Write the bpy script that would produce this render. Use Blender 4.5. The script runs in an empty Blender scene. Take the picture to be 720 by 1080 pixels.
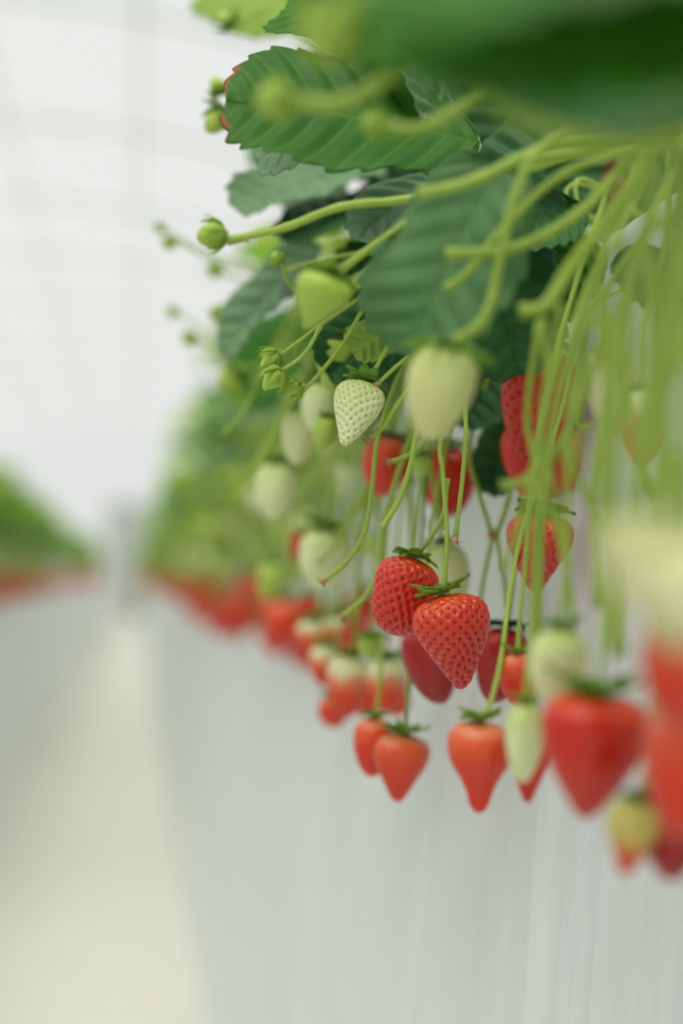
import bpy, math, random
import numpy as np
from mathutils import Vector, Matrix, Quaternion

S = bpy.context.scene
COL = S.collection
PI = math.pi
H = 0.85                                   # height of the lens above the floor
RND = random.Random(7)

# ------------------------------------------------------------------ camera
FPX = 1500.0
YAW = math.atan((360 - 140) / FPX)
PITCH = math.atan((606 - 540) / FPX)
cam_d = bpy.data.cameras.new('camera')
cam = bpy.data.objects.new('camera', cam_d); COL.objects.link(cam)
cam_d.sensor_fit = 'HORIZONTAL'; cam_d.sensor_width = 24.0; cam_d.lens = 24.0 * FPX / 720.0
cam_d.clip_start = 0.02; cam_d.clip_end = 200
cam_d.dof.use_dof = True; cam_d.dof.focus_distance = 0.66; cam_d.dof.aperture_fstop = 2.6
cam.location = (0, 0, H)
cam.rotation_euler = (PI / 2 + PITCH, 0, -YAW)
S.camera = cam
RM = cam.rotation_euler.to_matrix()
CF = RM @ Vector((0, 0, -1)); CR = RM @ Vector((1, 0, 0)); CU = RM @ Vector((0, 1, 0))

def P(px, py, d):
    """the point seen at this place of the photograph, d metres deep"""
    return Vector((0, 0, H)) + d * (CF + CR * ((px - 360) / FPX) + CU * (-(py - 540) / FPX))

# ------------------------------------------------------------------ materials
def srgb(r, g, b):
    f = lambda c: (c / 255 / 12.92) if c / 255 <= 0.04045 else ((c / 255 + 0.055) / 1.055) ** 2.4
    return (f(r), f(g), f(b), 1)

def new_mat(name):
    m = bpy.data.materials.new(name); m.use_nodes = True
    nt = m.node_tree; nt.nodes.clear()
    return m, nt, nt.nodes, nt.links

def N(ns, t, **kw):
    n = ns.new(t)
    for k, v in kw.items():
        if k in n.inputs: n.inputs[k].default_value = v
        else: setattr(n, k, v)
    return n

def ramp(ns, stops, interp='LINEAR'):
    r = ns.new('ShaderNodeValToRGB'); e = r.color_ramp; e.interpolation = interp
    while len(e.elements) < len(stops): e.elements.new(0.5)
    for i, (p, c) in enumerate(stops):
        e.elements[i].position = p; e.elements[i].color = c
    return r

def mix_rgb(ns, ln, fac, a, b):
    m = ns.new('ShaderNodeMix'); m.data_type = 'RGBA'
    for sock, v in ((m.inputs[0], fac), (m.inputs[6], a), (m.inputs[7], b)):
        if hasattr(v, 'is_output'): ln.new(v, sock)
        else: sock.default_value = v
    return m.outputs[2]

def m_fruit(name, stops, rough=0.3, sss=0.10, radius=(1.0, .25, .1), coat=.22, spots=None):
    m, nt, ns, ln = new_mat(name)
    out = N(ns, 'ShaderNodeOutputMaterial'); b = N(ns, 'ShaderNodeBsdfPrincipled')
    tc = N(ns, 'ShaderNodeTexCoord'); sp = N(ns, 'ShaderNodeSeparateXYZ')
    ln.new(tc.outputs['Generated'], sp.inputs[0])
    no = N(ns, 'ShaderNodeTexNoise'); no.inputs['Scale'].default_value = 3.0; no.inputs['Detail'].default_value = 3
    ln.new(tc.outputs['Generated'], no.inputs['Vector'])
    ad = N(ns, 'ShaderNodeMath', operation='MULTIPLY_ADD'); ln.new(no.outputs['Fac'], ad.inputs[0]); ad.inputs[1].default_value = .3
    sub = N(ns, 'ShaderNodeMath', operation='SUBTRACT'); ln.new(sp.outputs['Z'], sub.inputs[0]); sub.inputs[1].default_value = .15
    ln.new(sub.outputs[0], ad.inputs[2])
    r = ramp(ns, stops); ln.new(ad.outputs[0], r.inputs[0])
    ln.new(r.outputs[0], b.inputs['Base Color'])
    b.inputs['Roughness'].default_value = rough; b.inputs['Specular IOR Level'].default_value = .38
    b.inputs['Subsurface Weight'].default_value = sss
    b.inputs['Subsurface Radius'].default_value = radius; b.inputs['Subsurface Scale'].default_value = .004
    b.inputs['Coat Weight'].default_value = coat; b.inputs['Coat Roughness'].default_value = .2
    ln.new(b.outputs[0], out.inputs[0])
    return m

RED, DRED, ORED = srgb(210, 38, 8), srgb(194, 26, 6), srgb(226, 70, 20)
PALE, PALEG, LIME, GRN = srgb(226, 226, 176), srgb(206, 216, 150), srgb(160, 186, 70), srgb(122, 168, 52)
FM = {
    'red': m_fruit('ripe_skin', [(0, DRED), (.45, RED), (.8, RED), (1, ORED)], rough=.32),
    'hero': m_fruit('ripe_glossy_skin', [(0, DRED), (.5, srgb(208, 36, 6)), (.85, srgb(220, 52, 8)), (1, srgb(230, 86, 22))], rough=.3, coat=.6, sss=.06),
    'orange': m_fruit('light_red_skin', [(0, srgb(214, 44, 14)), (.5, srgb(222, 58, 20)), (.85, srgb(228, 92, 48)), (1, srgb(232, 150, 100))], rough=.35),
    'turning': m_fruit('turning_skin', [(0, RED), (.38, ORED), (.6, srgb(232, 140, 100)), (.74, PALE), (1, PALEG)], rough=.4),
    'half': m_fruit('half_ripe_skin', [(0, srgb(208, 70, 26)), (.32, srgb(214, 84, 36)), (.5, srgb(208, 186, 100)), (1, srgb(186, 190, 96))], rough=.4),
    'dark': m_fruit('deep_shaded_red_skin', [(0, srgb(150, 14, 16)), (1, srgb(176, 22, 18))], rough=.3),  # darker ripe red; shade put into the colour of berries behind the pair
    'pale': m_fruit('pale_skin', [(0, srgb(226, 232, 178)), (.6, srgb(220, 228, 168)), (1, srgb(186, 204, 112))], rough=.45, radius=(1, 1, .4), coat=.1),
    'cream': m_fruit('cream_skin', [(0, srgb(222, 160, 110)), (.3, PALE), (1, srgb(214, 214, 150))], rough=.45, radius=(1, .8, .4), coat=.1),
    'yellow': m_fruit('yellowish_white_skin', [(0, srgb(214, 218, 150)), (.6, srgb(206, 212, 138)), (1, srgb(176, 196, 96))], rough=.5, radius=(1, 1, .4), coat=.05),
    'green': m_fruit('green_skin', [(0, srgb(170, 194, 84)), (1, LIME)], rough=.5, radius=(.8, 1, .3), coat=.05),
    'bud': m_fruit('bud_skin', [(0, srgb(150, 184, 60)), (1, GRN)], rough=.5, radius=(.8, 1, .3), coat=.05),
}

def m_plain(name, col, rough=.5, sss=0.0, transl=0.0, tcol=None, noise=0.0, ncol=None, nscale=40, spec=.5):
    m, nt, ns, ln = new_mat(name)
    out = N(ns, 'ShaderNodeOutputMaterial'); b = N(ns, 'ShaderNodeBsdfPrincipled')
    b.inputs['Base Color'].default_value = col; b.inputs['Roughness'].default_value = rough
    b.inputs['Specular IOR Level'].default_value = spec
    if noise:
        tc = N(ns, 'ShaderNodeTexCoord'); no = N(ns, 'ShaderNodeTexNoise'); no.inputs['Scale'].default_value = nscale
        no.inputs['Detail'].default_value = 4
        ln.new(tc.outputs['Object'], no.inputs['Vector'])
        r = ramp(ns, [(.35, col), (.7, ncol)]); ln.new(no.outputs['Fac'], r.inputs[0])
        ln.new(mix_rgb(ns, ln, noise, col, r.outputs[0]), b.inputs['Base Color'])
    if transl:
        t = N(ns, 'ShaderNodeBsdfTranslucent'); t.inputs['Color'].default_value = tcol or col
        mx = N(ns, 'ShaderNodeMixShader'); mx.inputs[0].default_value = transl
        ln.new(b.outputs[0], mx.inputs[1]); ln.new(t.outputs[0], mx.inputs[2]); ln.new(mx.outputs[0], out.inputs[0])
    else:
        ln.new(b.outputs[0], out.inputs[0])
    return m

ACH_R = m_plain('seed_brown_red', srgb(142, 38, 14), .45)
ACH_G = m_plain('seed_olive', srgb(146, 132, 56), .5)
STEM = m_plain('stem_green', srgb(176, 200, 86), .5, transl=.25, tcol=srgb(200, 220, 90), noise=.7, ncol=srgb(150, 180, 72), nscale=60)
STEMD = m_plain('stem_mid_green', srgb(116, 150, 60), .5, transl=.15, noise=.6, ncol=srgb(92, 132, 52), nscale=60)
CALYX = m_plain('calyx_green', srgb(146, 182, 76), .55, transl=.4, tcol=srgb(170, 210, 80), noise=.7, ncol=srgb(108, 154, 58), nscale=150)
CALYXL = m_plain('bud_calyx_light_green', srgb(184, 210, 92), .55, transl=.4, tcol=srgb(200, 226, 96), noise=.7, ncol=srgb(140, 182, 66), nscale=150)
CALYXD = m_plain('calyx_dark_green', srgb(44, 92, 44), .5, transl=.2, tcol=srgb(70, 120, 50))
DRY = m_plain('dried_tip_brown', srgb(196, 160, 112), .8, noise=.8, ncol=srgb(132, 84, 58), nscale=400)
CROWN = m_plain('crown_brown', srgb(112, 62, 44), .8, noise=.9, ncol=srgb(70, 44, 30), nscale=90)

def m_leaf(name, dark, light, vein, tr, rough=.55, transl=.3, edge=None):
    m, nt, ns, ln = new_mat(name)
    out = N(ns, 'ShaderNodeOutputMaterial'); b = N(ns, 'ShaderNodeBsdfPrincipled')
    uv = N(ns, 'ShaderNodeUVMap'); sp = N(ns, 'ShaderNodeSeparateXYZ'); ln.new(uv.outputs[0], sp.inputs[0])
    def M(op, a, bb=None, c=None):
        n = N(ns, 'ShaderNodeMath', operation=op)
        for i, v in enumerate((a, bb, c)):
            if v is None: continue
            if hasattr(v, 'is_output'): ln.new(v, n.inputs[i])
            else: n.inputs[i].default_value = v
        return n.outputs[0]
    fr = M('FRACT', sp.outputs['X'])
    dist = M('ABSOLUTE', M('SUBTRACT', fr, .5))
    side = M('SUBTRACT', 1.0, M('SMOOTH_MIN', M('MULTIPLY', dist, 12.0), 1.0, .1))
    mid = M('SUBTRACT', 1.0, M('MINIMUM', M('MULTIPLY', sp.outputs['Y'], 28.0), 1.0))
    veins = M('MAXIMUM', M('MULTIPLY', side, .7), mid)
    tc = N(ns, 'ShaderNodeTexCoord'); no = N(ns, 'ShaderNodeTexNoise'); no.inputs['Scale'].default_value = 30; no.inputs['Detail'].default_value = 5
    ln.new(tc.outputs['Object'], no.inputs['Vector'])
    r = ramp(ns, [(.3, dark), (.75, light)]); ln.new(no.outputs['Fac'], r.inputs[0])
    c1 = mix_rgb(ns, ln, M('MULTIPLY', veins, .6), r.outputs[0], vein)
    if edge:
        e = M('MULTIPLY', M('MULTIPLY', M('GREATER_THAN', sp.outputs['Y'], .86), M('GREATER_THAN', sp.outputs['X'], 10.4)), M('GREATER_THAN', no.outputs['Fac'], .45))
        c1 = mix_rgb(ns, ln, e, c1, edge)
    b.inputs['Specular IOR Level'].default_value = .3
    ln.new(c1, b.inputs['Base Color']); b.inputs['Roughness'].default_value = rough
    fine = N(ns, 'ShaderNodeTexVoronoi', feature='DISTANCE_TO_EDGE'); fine.inputs['Scale'].default_value = 420
    ln.new(tc.outputs['Object'], fine.inputs['Vector'])
    bp = N(ns, 'ShaderNodeBump'); bp.inputs['Strength'].default_value = .25; bp.inputs['Distance'].default_value = .0006
    ln.new(fine.outputs['Distance'], bp.inputs['Height']); ln.new(bp.outputs[0], b.inputs['Normal'])
    t = N(ns, 'ShaderNodeBsdfTranslucent'); t.inputs['Color'].default_value = tr
    mx = N(ns, 'ShaderNodeMixShader'); mx.inputs[0].default_value = transl
    ln.new(b.outputs[0], mx.inputs[1]); ln.new(t.outputs[0], mx.inputs[2]); ln.new(mx.outputs[0], out.inputs[0])
    return m

LEAF = m_leaf('leaf_green', srgb(50, 108, 28), srgb(74, 134, 34), srgb(120, 168, 60), srgb(110, 180, 30), transl=.4)
LEAFT = m_leaf('leaf_green_browned_tip', srgb(46, 98, 22), srgb(66, 120, 28), srgb(100, 146, 48), srgb(92, 160, 30), edge=srgb(150, 90, 50))
LEAFS = m_leaf('leaf_bright_green', srgb(72, 134, 36), srgb(98, 160, 44), srgb(130, 180, 66), srgb(130, 200, 40), transl=.4)
LEAFM = m_leaf('leaf_mid_green', srgb(78, 122, 72), srgb(104, 146, 90), srgb(120, 158, 100), srgb(100, 150, 56), transl=.25)
LEAFD = m_leaf('leaf_dark_green', srgb(32, 80, 36), srgb(48, 98, 42), srgb(72, 120, 58), srgb(60, 120, 36), transl=.12)
LEAFG = m_leaf('leaf_grey_green', srgb(102, 138, 98), srgb(126, 160, 116), srgb(140, 178, 122), srgb(110, 160, 80), rough=.5, transl=.2)
LEAFY = m_leaf('leaf_young_green', srgb(142, 176, 68), srgb(172, 200, 90), srgb(190, 210, 120), srgb(184, 214, 70), transl=.35)
UNDER = m_leaf('leaf_underside', srgb(138, 164, 118), srgb(156, 180, 134), srgb(178, 198, 150), srgb(120, 170, 70), rough=.6, transl=.25)

# ------------------------------------------------------------------ mesh helpers
def link(name, me, parent=None):
    o = bpy.data.objects.new(name, me); COL.objects.link(o)
    if parent is not None: o.parent = parent
    return o

def tag(o, label=None, cat=None, group=None, kind=None):
    if label: o['label'] = label
    if cat: o['category'] = cat
    if group: o['group'] = group
    if kind: o['kind'] = kind
    return o

class MB:
    def __init__(s): s.v = []; s.f = []; s.m = []; s.uv = []
    def add(s, v, f, mi=0, uv=None):
        o = len(s.v); s.v += [tuple(p) for p in v]; s.f += [tuple(i + o for i in q) for q in f]; s.m += [mi] * len(f)
        s.uv += (uv if uv is not None else [(0.0, 0.5)] * len(v))
    def mesh(s, name, mats, smooth=True, mat4=None):
        me = bpy.data.meshes.new(name)
        v = s.v if mat4 is None else [tuple(mat4 @ Vector(p)) for p in s.v]
        me.from_pydata(v, [], s.f)
        for m in mats: me.materials.append(m)
        me.polygons.foreach_set('material_index', s.m)
        me.polygons.foreach_set('use_smooth', [smooth] * len(s.f))
        ul = me.uv_layers.new(name='UVMap')
        li = np.empty(len(me.loops), dtype=np.int32); me.loops.foreach_get('vertex_index', li)
        ul.data.foreach_set('uv', np.array(s.uv, dtype=np.float32)[li].ravel())
        me.update()
        return me

def spline(pts, n=8):
    """Catmull-Rom through the points"""
    p = [Vector(q) for q in pts]
    if len(p) == 2: return [p[0].lerp(p[1], i / n) for i in range(n + 1)]
    q = [p[0] * 2 - p[1]] + p + [p[-1] * 2 - p[-2]]
    out = []
    for i in range(1, len(q) - 2):
        a, b, c, d = q[i - 1], q[i], q[i + 1], q[i + 2]
        for k in range(n):
            t = k / n
            out.append(.5 * ((2 * b) + (c - a) * t + (2 * a - 5 * b + 4 * c - d) * t * t + (3 * b - a - 3 * c + d) * t ** 3))
    out.append(p[-1])
    return out

def tube(mb, pts, r0, r1=None, seg=8, n=8, mi=0, mat4=None, bulge=0.0):
    r1 = r0 if r1 is None else r1
    c = spline(pts, n)
    if mat4 is not None: c = [mat4 @ p for p in c]
    v, f = [], []
    up = Vector((0.3, 0.2, 0.93))
    for i, p in enumerate(c):
        t = (c[min(i + 1, len(c) - 1)] - c[max(i - 1, 0)])
        t = t.normalized() if t.length > 1e-9 else Vector((0, 0, 1))
        a = t.cross(up)
        if a.length < 1e-3: a = t.cross(Vector((1, 0, 0)))
        a.normalize(); b = t.cross(a); up = b.cross(t) if False else up
        k = i / (len(c) - 1); r = r0 + (r1 - r0) * k
        r *= 1 + .06 * math.sin(i * 1.7) + bulge * (max(0, 1 - k * 14) + max(0, 1 - (1 - k) * 14))
        for s_ in range(seg):
            th = 2 * PI * s_ / seg
            v.append(p + (a * math.cos(th) + b * math.sin(th)) * r)
    for i in range(len(c) - 1):
        for s_ in range(seg):
            s2 = (s_ + 1) % seg
            f.append((i * seg + s_, i * seg + s2, (i + 1) * seg + s2, (i + 1) * seg + s_))
    f.append(tuple(range(seg))[::-1]); f.append(tuple(range((len(c) - 1) * seg, len(c) * seg)))
    mb.add(v, f, mi)

# ------------------------------------------------------------------ fruit
PROF = {   # radius (of half width 1) along the axis 0 top .. 1 tip
    'conic': [(0, .0), (.015, .34), (.06, .68), (.14, .92), (.26, 1.0), (.42, .92), (.6, .70), (.78, .46), (.9, .29), (.97, .16), (1, 0)],
    'long':  [(0, .0), (.02, .36), (.07, .70), (.18, .94), (.34, 1.0), (.52, .95), (.7, .80), (.84, .60), (.93, .40), (.98, .2), (1, 0)],
    'blunt': [(0, .0), (.02, .36), (.08, .74), (.18, .96), (.32, 1.0), (.5, .95), (.7, .88), (.85, .75), (.94, .52), (.985, .26), (1, 0)],
    'heart': [(0, .0), (-.01, .36), (.02, .72), (.12, .97), (.25, 1.0), (.45, .9), (.64, .68), (.82, .42), (.93, .24), (.98, .12), (1, 0)],
    'round': [(0, .0), (.02, .34), (.09, .68), (.24, .95), (.42, 1.0), (.62, .93), (.8, .72), (.91, .5), (.98, .22), (1, 0)],
    'bottle': [(0, .0), (.02, .36), (.07, .72), (.16, .95), (.3, 1.0), (.46, .90), (.62, .62), (.76, .42), (.88, .32), (.96, .2), (1, 0)],
}

def fruit_mb(shape, nz, nr, nseeds, depth, seedsize, seed=0, L=1.0, W=1.0):
    """berry hanging from the origin down -Z, L long and W wide"""
    rr = random.Random(seed)
    prof = spline([Vector((r, 0, t)) for t, r in PROF[shape]], 10)
    arc = [0]
    for i in range(1, len(prof)): arc.append(arc[-1] + math.hypot((prof[i].x - prof[i - 1].x) * W / 2, (prof[i].z - prof[i - 1].z) * L))
    arc = np.array(arc); px = np.maximum(0, np.array([p.x for p in prof])); pz = np.array([p.z for p in prof])
    ph = [rr.uniform(0, 6.28) for _ in range(6)]
    flat = rr.uniform(.84, .94)
    def pos(s, th):
        r = np.interp(s, arc, px) * W / 2; z = -np.interp(s, arc, pz) * L
        t = s / arc[-1]
        lob = 1 + .035 * np.cos(2 * th + ph[0]) + .025 * np.cos(3 * th + ph[1] + 2 * t) + .02 * np.cos(5 * th + ph[2] + 4 * t)
        x = r * lob * np.cos(th); y = r * lob * np.sin(th) * flat
        x = x + W * .04 * np.sin(t * 3.0 + ph[3]) * t; y = y + W * .03 * np.sin(t * 3.4 + ph[4]) * t
        return np.stack([x, y, z], -1)
    s = (np.linspace(0, 1, nz + 1))[1:-1] * arc[-1]
    th = np.linspace(0, 2 * PI, nr, endpoint=False)
    SS, TT = np.meshgrid(s, th, indexing='ij')
    base = pos(SS, TT).reshape(-1, 3)
    e = 1e-4 * arc[-1]
    def normal(s_, t_):
        a = pos(s_ + e, t_) - pos(s_ - e, t_); b = pos(s_, t_ + 1e-3) - pos(s_, t_ - 1e-3)
        n = np.cross(a, b); return n / (np.linalg.norm(n, axis=-1, keepdims=True) + 1e-12)
    nrm = normal(SS, TT).reshape(-1, 3)
    cen = base.copy(); cen[:, :2] = 0
    sign = np.sign(np.sum(nrm * (base - np.array([0, 0, -L * .4])), 1)); nrm *= np.where(sign == 0, 1, sign)[:, None]
    # seeds on spirals, even over the surface
    ring = np.interp(np.linspace(0, arc[-1], 400), arc, px)
    cum = np.cumsum(ring + .02); cum /= cum[-1]
    ks = (np.arange(nseeds) + .5) / nseeds
    ss = np.interp(ks, cum, np.linspace(0, arc[-1], 400)); ts = (np.arange(nseeds) * PI * (3 - math.sqrt(5))) % (2 * PI)
    keep = (ss > arc[-1] * .05); ss, ts = ss[keep], ts[keep]
    sp = pos(ss, ts); sn = normal(ss, ts)
    sg = np.sign(np.sum(sn * (sp - np.array([0, 0, -L * .4])), 1)); sn *= np.where(sg == 0, 1, sg)[:, None]
    if depth > 0:
        sig = seedsize * 1.8
        disp = np.zeros(len(base))
        for i0 in range(0, len(base), 4000):
            d = base[i0:i0 + 4000, None, :] - sp[None]
            dd = (d[..., 0] ** 2 + d[..., 1] ** 2) + (d[..., 2] * .72) ** 2
            mn = dd.min(1)
            disp[i0:i0 + 4000] = -depth * np.exp(-mn / (sig * sig))
        base = base + nrm * disp[:, None]
    top = pos(np.array(0.0), np.array(0.0)); bot = pos(np.array(arc[-1]), np.array(0.0))
    verts = [tuple(v) for v in base] + [(0, 0, float(top[2]) - depth), tuple(bot)]
    nzr = nz - 1; f = []
    for i in range(nzr - 1):
        for j in range(nr):
            j2 = (j + 1) % nr
            f.append((i * nr + j, (i + 1) * nr + j, (i + 1) * nr + j2, i * nr + j2))
    t_i, b_i = nzr * nr, nzr * nr + 1
    for j in range(nr):
        j2 = (j + 1) % nr
        f.append((t_i, j, j2)); f.append((b_i, (nzr - 1) * nr + j2, (nzr - 1) * nr + j))
    mb = MB(); mb.add(verts, f, 0)
    for p, n in zip(sp, sn):
        p, n = Vector(p), Vector(n)
        c = p - n * depth * .75
        d = Vector((0, 0, -1)); d = (d - n * d.dot(n))
        if d.length < 1e-4: continue
        d.normalize(); w = n.cross(d)
        a, b, h = seedsize * .95, seedsize * .42, seedsize * .5
        if depth > 0 and nz > 80:
            vs = []
            for ring_h, ring_s in ((-.3, .8), (.15, 1.0), (.6, .72)):
                for k in range(6):
                    an = k * PI / 3; vs.append(c + d * math.cos(an) * a * ring_s + w * math.sin(an) * b * ring_s + n * h * ring_h)
            vs.append(c + n * h * .85)
            fs = [(r * 6 + k, r * 6 + (k + 1) % 6, (r + 1) * 6 + (k + 1) % 6, (r + 1) * 6 + k) for r in range(2) for k in range(6)]
            fs += [(12 + k, 12 + (k + 1) % 6, 18) for k in range(6)]
        else:
            vs = [c + d * a, c + w * b, c - d * a, c - w * b, c + n * h]
            fs = [(0, 1, 4), (1, 2, 4), (2, 3, 4), (3, 0, 4)]
        mb.add(vs, fs, 1)
    return mb

def calyx_mb(seed, n=11, length=.42, droop=.5, width=.13, hug=False):
    """ring of pointed sepals around the origin for a berry 1 wide; z up"""
    rr = random.Random(seed); mb = MB()
    for ring_i in range(2):
        cnt = n if ring_i == 0 else max(5, n - 4)
        for i in range(cnt):
            az = 2 * PI * (i + rr.uniform(-.25, .25) + .5 * ring_i) / cnt
            l = length * rr.uniform(.72, 1.15) * (.85 if ring_i else 1); wd = width * rr.uniform(.8, 1.2)
            dr = droop + rr.uniform(-.5, .5); lift = .06 * ring_i + rr.uniform(0, .05)
            tw = rr.uniform(-.3, .3)
            rad = Vector((math.cos(az), math.sin(az), 0)); tan = Vector((-math.sin(az), math.cos(az), 0))
            v = []; K = 7
            for k in range(K):
                u = k / (K - 1)
                ang = (dr * u * 1.5) - (.35 if not hug else -.5)
                p = rad * (.03 + l * (u - .12 * dr * u * u)) + Vector((0, 0, lift + (.03 if not hug else .0) - l * (dr * .8 * u * u - .25 * u) - (.35 * l * u if hug else 0)))
                if hug:
                    fm = hug * (.8 + .2 * l / length) * (1 if ring_i == 0 else .8); R = .555 + .02 * ring_i; zz = .52 if hug > 1.5 else .30
                    p = rad * (.04 + R * math.sin(fm * u)) + rad * (.5 * max(0, u - .66)) + Vector((0, 0, .04 - zz * (1 - math.cos(fm * u))))
                wk = wd * (math.sin(PI * min(1, u * .86 + .14)) ** .8) * (1 - .25 * u) + .002
                tt = (tan + Vector((0, 0, tw * u))).normalized()
                v += [p - tt * wk + Vector((0, 0, .03)), p + Vector((0, 0, -.012)), p + tt * wk + Vector((0, 0, .03))]
                v += [p - tt * wk * .98 + Vector((0, 0, .015)), p + Vector((0, 0, -.03)), p + tt * wk * .98 + Vector((0, 0, .015))]
            f = []
            for k in range(K - 1):
                a, b = k * 6, (k + 1) * 6
                f += [(a, a + 1, b + 1, b), (a + 1, a + 2, b + 2, b + 1), (a + 4, a + 3, b + 3, b + 4), (a + 5, a + 4, b + 4, b + 5),
                      (a + 3, a, b, b + 3), (a + 2, a + 5, b + 5, b + 2)]
            mb.add(v, f, 0)
    # small dome where the stem joins
    v = []; f = []
    for i in range(4):
        ph = i / 3 * PI / 2
        for j in range(10): v.append((.11 * math.cos(ph) * math.cos(j * PI / 5), .11 * math.cos(ph) * math.sin(j * PI / 5), .02 + .11 * math.sin(ph)))
    for i in range(3):
        for j in range(10): f.append((i * 10 + j, i * 10 + (j + 1) % 10, (i + 1) * 10 + (j + 1) % 10, (i + 1) * 10 + j))
    mb.add(v, f, 0)
    return mb

_calyx = {}
def calyx_mesh(style, seed, dark=False):
    k = (style, seed % 4, dark)
    if k not in _calyx:
        a = dict(flat=dict(n=11, length=.42, droop=.35), up=dict(n=10, length=.36, droop=-.15, width=.07), hang=dict(n=11, length=.5, droop=.95),
                 hug=dict(n=9, length=.5, droop=.8, width=.12, hug=1.25), budhug=dict(n=7, length=.5, droop=.8, width=.17, hug=2.3))[style]
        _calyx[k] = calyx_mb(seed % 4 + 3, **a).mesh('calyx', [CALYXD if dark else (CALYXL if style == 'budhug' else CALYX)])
    return _calyx[k]

_fruit = {}
def fruit_mesh(shape, col, seed):
    k = (shape, col, seed % 3)
    if k not in _fruit:
        sm = ACH_G if col in ('pale', 'green', 'bud', 'cream') else ACH_R
        _fruit[k] = fruit_mb(shape, 44, 36, 150, .012, .022, seed % 3 + 11).mesh('fruit', [FM[col], sm])
    return _fruit[k]

def orient(top, tip, spin=0.0):
    z = (top - tip).normalized()
    q = z.to_track_quat('Z', 'Y') @ Quaternion((0, 0, 1), spin)
    return q

CROWN_X = .295
def auto_stem(top, q):
    """arching stem from a berry up and over the edge of the bench"""
    up = (q @ Vector((0, 0, 1)))
    edge_z = H + .185
    if top.z > edge_z - .03:
        return [top, top + up * .02, Vector((CROWN_X - .02, top.y + .03, H + .2))]
    k = RND.uniform(-.02, .02)
    return [top, top + up * .012 + Vector((.002, 0, .012)), Vector((top.x + .015, top.y + k, top.z * .45 + edge_z * .55)),
            Vector((.225, top.y + k * 1.5 + .01, edge_z + .018)), Vector((CROWN_X - .01, top.y + .03, H + .185))]

def strawberry(label, col, shape, top_px, tip_px, wpx, d, cal='flat', stem=None, tilt=0.0, hero=0, name='strawberry', group=None,
               spin=None, dark=False, sr=.00105, calscale=1.0, smat=None):
    top = P(top_px[0], top_px[1], d); tip = P(tip_px[0], tip_px[1], d + tilt)
    L = (tip - top).length; W = 1.08 * wpx / FPX * d
    spin = RND.uniform(0, 6.28) if spin is None else spin
    q = orient(top, tip, spin)
    root = bpy.data.objects.new(name, None); COL.objects.link(root)
    root.empty_display_size = .005
    root.location = top; root.rotation_mode = 'QUATERNION'; root.rotation_quaternion = q
    tag(root, label, 'strawberry', group)
    if hero:
        sm = ACH_G if col in ('pale', 'green') else ACH_R
        me = fruit_mb(shape, 170, 190, hero, W * .036, W * .0215, int(d * 1000) + int(wpx), L, W).mesh('fruit', [FM[col], sm])
        fr = link('fruit', me, root)
    else:
        fr = link('fruit', fruit_mesh(shape, col, int(wpx + top_px[0])), root); fr.scale = (W, W, L)
    c = link('calyx', calyx_mesh(cal, int(top_px[0] + top_px[1]), dark), root); c.scale = (W * calscale, W * calscale, W * calscale * (1.0 if cal in ('hug', 'budhug') else .7))
    c.location = (0, 0, -.005 * W)
    M = Matrix.LocRotScale(top, q, None).inverted()
    pts = auto_stem(top, q) if stem is None else [top] + [P(*s) for s in stem]
    mb = MB(); tube(mb, pts, sr, sr * 1.15, mat4=M, bulge=.5)
    link('stem', mb.mesh('stem', [smat or STEM]), root)
    return root

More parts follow.
